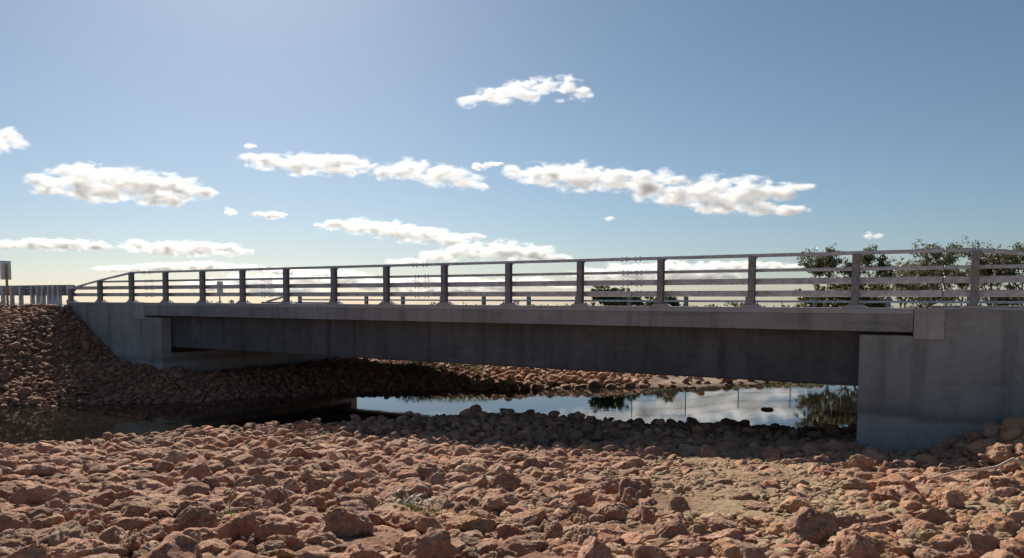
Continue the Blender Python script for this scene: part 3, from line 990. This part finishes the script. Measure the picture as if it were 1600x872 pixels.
def tree(name, x, y, height, width, label, group, leafkey, seedv, clump=60, nleaf=44, trunkfrac=0.25, leafsize=0.15):
    rs = random.Random(seedv)
    z = float(ground(x, y)) - 0.15
    e = wempty(name, (x, y, z), label, 'tree', group)
    m = MB()
    ends = []
    def limb(p, d, ln, r, depth):
        pts, rad = [p], [r]
        cur, dd = p.copy(), d.copy()
        for s in range(4):
            dd = (dd + Vector((rs.gauss(0, 0.16), rs.gauss(0, 0.16), rs.gauss(0.05, 0.1)))).normalized()
            cur = cur + dd * ln / 4
            pts.append(cur.copy()); rad.append(r * (1 - 0.16 * (s + 1)))
            if depth >= 2: ends.append(cur.copy())
        m.tube(pts, rad, 6 if depth else 8)
        if depth < 4:
            for k in range(rs.randint(2, 3) if depth else rs.randint(3, 4)):
                a = rs.uniform(0, 6.283)
                tilt = rs.uniform(0.35, 0.95)
                nd = (dd + Vector((math.cos(a) * tilt * width / height * 1.6, math.sin(a) * tilt * width / height * 1.6, rs.uniform(-0.15, 0.35)))).normalized()
                limb(cur.copy(), nd, ln * rs.uniform(0.55, 0.85), r * 0.55, depth + 1)
    for t in range(rs.choice((1, 2, 2))):
        limb(Vector((rs.uniform(-0.2, 0.2), rs.uniform(-0.2, 0.2), 0)), Vector((rs.gauss(0, 0.22), rs.gauss(0, 0.22), 1)).normalized(), height * trunkfrac * 1.3, height * 0.028, 0)
    zs = np.array([p.z for p in ends]); xsn = np.array([[p.x, p.y] for p in ends])
    f = height * 0.95 / zs.max()
    g = (width / 2) / max(np.percentile(np.abs(xsn), 96), 0.1)
    g = min(max(g, 0.5), 1.8)
    m.v = [(a * g, b * g, c * f) for a, b, c in m.v]
    m.build('trunk', M['bark'], e, smooth=True)
    cs = [(p.x * g, p.y * g, p.z * f) for p in ends if p.z * f > height * 0.12]
    cs = [(p[0] + rs.gauss(0, 0.25), p[1] + rs.gauss(0, 0.25), p[2] + rs.gauss(0, 0.2)) for p in cs for _ in (0, 1)]
    rs.shuffle(cs)
    cs = cs[:clump * 4]
    rad = [rs.uniform(0.13, 0.40) * max(height, 4.5) / 7.5 for _ in cs]
    link('crown', leaf_mesh('crown', cs, max(10, int(nleaf * 0.28)), rad, leafsize, seedv), M[leafkey], e)
    return e
G1 = 'gum trees behind the right end of the bridge'
def at_px(px, Y):
    return (px - 800) / 1164 * Y
tree('gum_tree', at_px(1288, 64), 64, 7.6, 4.9, 'slender open-crowned gum tree furthest left of the group by the right abutment', G1, 'leaf', 21, 85, 50)
tree('gum_tree', at_px(1362, 66), 66, 7.6, 5.2, 'tall gum tree behind the railing post second from right', G1, 'leaf', 22, 100, 55)
tree('gum_tree', at_px(1404, 72), 72, 7.0, 5.4, 'lower bushy gum tree filling the gap between the taller ones', G1, 'leaf2', 23, 110, 60)
tree('gum_tree', at_px(1472, 65), 65, 8.3, 5.0, 'gum tree with a pointed top left of the rightmost railing post', G1, 'leaf', 24, 105, 55)
tree('gum_tree', at_px(1545, 64), 64, 8.2, 5.4, 'dense gum tree right of the rightmost railing post', G1, 'leaf2', 25, 120, 60)
tree('gum_tree', at_px(1608, 63), 63, 8.4, 5.2, 'gum tree cut by the right edge of the picture', G1, 'leaf', 26, 120, 60)
tree('gum_tree', at_px(1322, 54), 54, 4.6, 5.6, 'low bushy gum tree half hidden behind the rails at right', G1, 'leaf2', 27, 150, 130)
tree('gum_tree', at_px(1500, 80), 80, 6.6, 6.0, 'olive gum tree furthest back in the right-hand group', G1, 'leaf2', 28, 130, 60)
G2 = 'bushes behind the middle of the bridge'
tree('shrub', at_px(1440, 84), 84, 4.6, 7.0, 'dense olive shrub low behind the rails between the gum trees', 'low shrubs under the gum trees', 'leaf2', 41, 130, 60, 0.16)
tree('shrub', at_px(1560, 86), 86, 5.0, 8.0, 'dense dark shrub low behind the rails at the right edge', 'low shrubs under the gum trees', 'leaf', 42, 150, 60, 0.16)
tree('bush', at_px(958, 60), 60, 3.7, 4.4, 'rounded dark bush showing above the far barrier, taller one of the two', G2, 'bushleaf', 31, 150, 150, 0.2)
tree('bush', at_px(1018, 62), 62, 3.1, 4.6, 'lower spreading bush right beside the taller bush', G2, 'bushleaf', 32, 150, 150, 0.2)
# far-off wood on the horizon, one mass
cs, rd = [], []
for k in range(420):
    a = rng.uniform(-0.75, 0.75)
    D = rng.uniform(330, 420)
    hgt = (2.3 + 3.2 * max(0, math.sin(a * 23 + 1.2) * math.cos(a * 41))) * rng.uniform(0.5, 1.0)
    cs.append((a * D, D, float(ground(a * D, D)) + hgt * rng.random()))
    rd.append(1.6)
tag(link('far_woodland', leaf_mesh('far_woodland', cs, 26, rd, 1.0, 77), M['bushleaf']), 'low line of far-off trees on the horizon', 'woodland', kind='stuff')

# ------------------------------------------------------------------ wire fence on the far side
fence = wempty('wire_fence', (13.0, 41.0, float(ground(13, 41))), 'post and wire fence beyond the water, mirrored in it', 'fence')
for k in range(7):
    x = -6.5 + 3.0 * k
    zg = float(ground(13 + x, 41 + 0.12 * x)) - float(ground(13, 41))
    MB().box(x - 0.022, x + 0.022, 0.12 * x - 0.022, 0.12 * x + 0.022, zg - 0.2, zg + 1.35).build('post', M['fence_wood'], fence)
for zz_ in (0.45, 0.9, 1.3):
    MB().tube([(-6.5 + 3.0 * k, 0.12 * (-6.5 + 3.0 * k), float(ground(13 - 6.5 + 3.0 * k, 41 + 0.12 * (-6.5 + 3.0 * k))) - float(ground(13, 41)) + zz_) for k in range(7)], 0.012, 5).build('wire', M['wire'], fence)


CLOUDS = [
    ('bright arched wisp of cloud highest in the sky', [(-143.0, 2600, 689.0, 52.8, 19.8), (-55.0, 2600, 706.0, 74.7, 28.6), (33.0, 2600, 723.0, 79.1, 35.2), (110.0, 2600, 741.0, 65.9, 28.6), (187.0, 2600, 747.0, 57.1, 28.5), (231.0, 2600, 715.0, 43.9, 24.2), (266.0, 2600, 706.0, 22.0, 11.0), (160.0, 2600, 689.0, 22.0, 8.8)]),
    ('white cloud cut off by the left edge of the picture', [(-1808.0, 2600, 563.0, 88.2, 44.1), (-1737.0, 2600, 572.0, 48.5, 33.1), (-1698.0, 2600, 545.0, 30.9, 26.5)]),
    ('long grey-bellied cloud alone at the left, widest on that side', [(-1850.0, 3000, 468.0, 86.8, 43.4), (-1722.0, 3000, 495.0, 122.4, 51.0), (-1582.0, 3000, 480.0, 132.7, 56.1), (-1442.0, 3000, 463.0, 140.4, 56.1), (-1315.0, 3000, 445.0, 107.2, 46.0), (-1226.0, 3000, 432.0, 51.1, 25.5), (-1405.0, 3000, 407.0, 115.0, 30.7), (-1660.0, 3000, 437.0, 153.2, 35.7), (-1864.0, 3000, 447.0, 71.5, 20.4)]),
    ('white cloud left of centre, touching its right-hand neighbour', [(-1049.0, 3000, 576.0, 63.7, 17.8), (-968.0, 3000, 556.0, 101.9, 30.6), (-841.0, 3000, 548.0, 122.3, 40.8), (-701.0, 3000, 543.0, 117.2, 43.3), (-599.0, 3000, 543.0, 61.2, 30.6)]),
    ('white cloud at centre sloping down to the right', [(-505.0, 3000, 518.0, 66.3, 33.1), (-408.0, 3000, 523.0, 107.1, 40.8), (-281.0, 3000, 508.0, 107.1, 43.4), (-191.0, 3000, 478.0, 86.8, 30.6), (-128.0, 3000, 460.0, 40.8, 17.9)]),
    ('puffy grey-bellied cloud right of centre, left half of the long pair', [(13.0, 3000, 513.0, 61.2, 28.0), (128.0, 3000, 505.0, 112.2, 45.9), (268.0, 3000, 498.0, 127.5, 53.6), (408.0, 3000, 483.0, 112.3, 45.9), (510.0, 3000, 475.0, 102.1, 45.9), (612.0, 3000, 493.0, 71.4, 35.7)]),
    ('broad cloud with two pointed tails on its right side', [(536.0, 3000, 442.0, 81.7, 40.9), (664.0, 3000, 432.0, 114.9, 56.2), (792.0, 3000, 430.0, 122.6, 66.4), (932.0, 3000, 430.0, 132.8, 69.0), (1047.0, 3000, 437.0, 102.1, 40.9), (1149.0, 3000, 457.0, 71.5, 15.3), (997.0, 3000, 369.0, 102.3, 30.7), (1099.0, 3000, 366.0, 92.0, 23.0), (818.0, 3000, 382.0, 102.2, 30.7)]),
    ('stepped cloud at centre just above the bridge railing', [(-812.0, 3400, 346.0, 75.4, 26.1), (-682.0, 3400, 340.0, 121.8, 34.8), (-537.0, 3400, 323.0, 130.6, 40.6), (-406.0, 3400, 299.0, 130.6, 37.7), (-276.0, 3400, 282.0, 110.3, 29.0), (-174.0, 3400, 291.0, 58.1, 17.4)]),
    ('long flat cloud touching the top rail at centre', [(-493.0, 3600, 191.0, 110.9, 18.5), (-339.0, 3600, 219.0, 129.3, 27.7), (-200.0, 3600, 240.0, 147.7, 43.1), (-31.0, 3600, 243.0, 153.9, 49.2), (123.0, 3600, 228.0, 123.1, 40.0), (231.0, 3600, 207.0, 67.7, 24.6)]),
    ('low flat cloud at the left edge above the sign', [(-2430.0, 3600, 271.0, 92.3, 21.5), (-2291.0, 3600, 277.0, 116.9, 27.7), (-2138.0, 3600, 274.0, 123.0, 27.7), (-1999.0, 3600, 268.0, 80.0, 24.6)]),
    ('low flat cloud left of centre, right of its twin', [(-1800.0, 3600, 265.0, 86.1, 30.8), (-1661.0, 3600, 256.0, 129.2, 36.9), (-1508.0, 3600, 256.0, 129.2, 36.9), (-1369.0, 3600, 250.0, 98.5, 30.8), (-1286.0, 3600, 237.0, 43.1, 18.5)]),
    ('tiny puff of cloud beside the right end of the grey-bellied cloud', [(-1130.0, 3000, 361.0, 25.6, 15.3), (-1110.0, 3000, 356.0, 17.9, 10.2)]),
    ('small flat puff of cloud left of the stepped cloud', [(-1010.0, 3000, 349.0, 35.8, 10.2), (-959.0, 3000, 346.0, 51.2, 15.3), (-916.0, 3000, 346.0, 23.0, 7.7)]),
    ('thin wisp of cloud in the gap right of the sloping cloud', [(-133.0, 3000, 538.0, 33.1, 15.3), (-89.0, 3000, 546.0, 40.8, 10.2), (-48.0, 3000, 548.0, 17.8, 7.6)]),
    ('tiny speck of cloud below the long pair', [(391.0, 3000, 333.0, 23.0, 9.0)]),
    ('small round puff of cloud above the right-hand trees', [(1429.0, 3000, 265.0, 23.1, 15.4), (1463.0, 3000, 262.0, 20.5, 12.8)]),
    ('tiny wisp of cloud above the centre-left white cloud', [(-1048.0, 3000, 621.0, 22.9, 10.2), (-1026.0, 3000, 619.0, 15.3, 7.6)]),
    ('pale streak of cloud over the sloping end rail', [(-1951.0, 3800, 166.0, 162.6, 16.3), (-1756.0, 3800, 173.0, 162.6, 22.8), (-1561.0, 3800, 179.0, 162.6, 22.8), (-1366.0, 3800, 169.0, 130.1, 19.5), (-1171.0, 3800, 153.0, 130.1, 19.5), (-976.0, 3800, 140.0, 97.6, 16.3)]),
    ('low cloud bank showing through the railing at centre left', [(-1611.0, 4000, 86.0, 171.4, 34.3), (-1371.0, 4000, 113.0, 171.3, 37.7), (-1130.0, 4000, 134.0, 171.3, 41.1), (-891.0, 4000, 120.0, 171.3, 44.5), (-686.0, 4000, 86.0, 171.4, 37.7), (-1200.0, 4000, 55.0, 240.0, 27.4)]),
    ('low cloud bank showing through the railing left of the bush', [(-480.0, 4000, 120.0, 137.0, 20.6), (-274.0, 4000, 100.0, 171.3, 30.8), (-69.0, 4000, 86.0, 171.4, 30.8), (103.0, 4000, 106.0, 137.1, 24.0), (-343.0, 4000, 52.0, 240.0, 17.1)]),
    ('low cloud bank showing through the railing right of the bush', [(445.0, 4000, 141.0, 137.0, 37.7), (651.0, 4000, 161.0, 171.2, 47.9), (856.0, 4000, 175.0, 171.2, 44.5), (1061.0, 4000, 182.0, 171.2, 34.2), (1266.0, 4000, 192.0, 154.0, 27.4), (1455.0, 4000, 182.0, 136.9, 24.0), (959.0, 4000, 134.0, 274.0, 24.0), (343.0, 4000, 86.0, 171.4, 20.6)]),
]

# ------------------------------------------------------------------ clouds: closed volumes of vapour lit by the sun
def cloud_mat(name, lobes, dens, feat):
    """density falls off from the heart of each lobe and is torn by noise towards the rim"""
    t = NT(name)
    t.t.nodes.remove(t.bsdf)
    v = t.objc()
    f = None
    for (c, r) in lobes:
        mp = t.n('ShaderNodeMapping')
        mp.inputs['Location'].default_value = [-c[k] / r[k] for k in range(3)]
        mp.inputs['Scale'].default_value = [1 / r[k] for k in range(3)]
        t.l(v, mp.inputs['Vector'])
        dt = t.n('ShaderNodeVectorMath', operation='DOT_PRODUCT')
        t.l(mp.outputs[0], dt.inputs[0])
        t.l(mp.outputs[0], dt.inputs[1])
        g = t.math('SUBTRACT', 1.0, dt.outputs['Value'])
        f = g if f is None else t.math('MAXIMUM', f, g)
    n1 = t.noise(t.scaled(v, (0.95, 1.0, 1.9)), 1 / feat, 6, 0.62, 0.3)
    s = t.math('ADD', f, t.math('MULTIPLY', t.math('SUBTRACT', n1, 0.5), 4.8))
    s = t.math('MULTIPLY', t.math('SUBTRACT', s, 0.10), 0.8)
    cl = t.n('ShaderNodeClamp')
    t.l(s, cl.inputs[0])
    pv = t.n('ShaderNodeVolumePrincipled')
    pv.inputs['Color'].default_value = (1, 1, 1, 1)
    pv.inputs['Anisotropy'].default_value = 0.33
    t.l(t.math('MULTIPLY', t.math('POWER', cl.outputs[0], 2.0), dens), pv.inputs['Density'])
    t.l(pv.outputs[0], t.out.inputs['Volume'])
    t.m.cycles.volume_step_rate = 0.25
    return t.m
for i, (label, lobes) in enumerate(CLOUDS):
    cx = sum(l[0] for l in lobes) / len(lobes)
    cy = lobes[0][1]
    cz = sum(l[2] for l in lobes) / len(lobes)
    bm = bmesh.new()
    mh = max(l[4] for l in lobes)
    ml = []
    for (x, y, z, rx, rz) in lobes:
        rx, rz = rx * 1.05, rz * 1.12
        ry = max(rz * 1.2, rx * 0.7)
        c = (x - cx, y - cy, z - cz)
        ml.append((c, (rx, ry, rz)))
        bmesh.ops.create_icosphere(bm, subdivisions=3, radius=1.0, matrix=Matrix.Translation(c) @ Matrix.Diagonal((rx * 1.22, ry * 1.22, rz * 1.22, 1)))
    me = bpy.data.meshes.new('cloud')
    bm.to_mesh(me)
    bm.free()
    o = link('cloud', me, cloud_mat('cloud_vapour', ml, 0.065 * max(1.0, min(3.0, 40 / mh)), max(22.0, min(60.0, mh * 1.3))))
    o.location = (cx, cy, cz)
    rm = o.modifiers.new('skin', 'REMESH')
    rm.mode = 'VOXEL'
    rm.voxel_size = max(1.5, min(8.0, mh / 6))
    tag(o, label, 'cloud', 'scattered clouds in the sky')
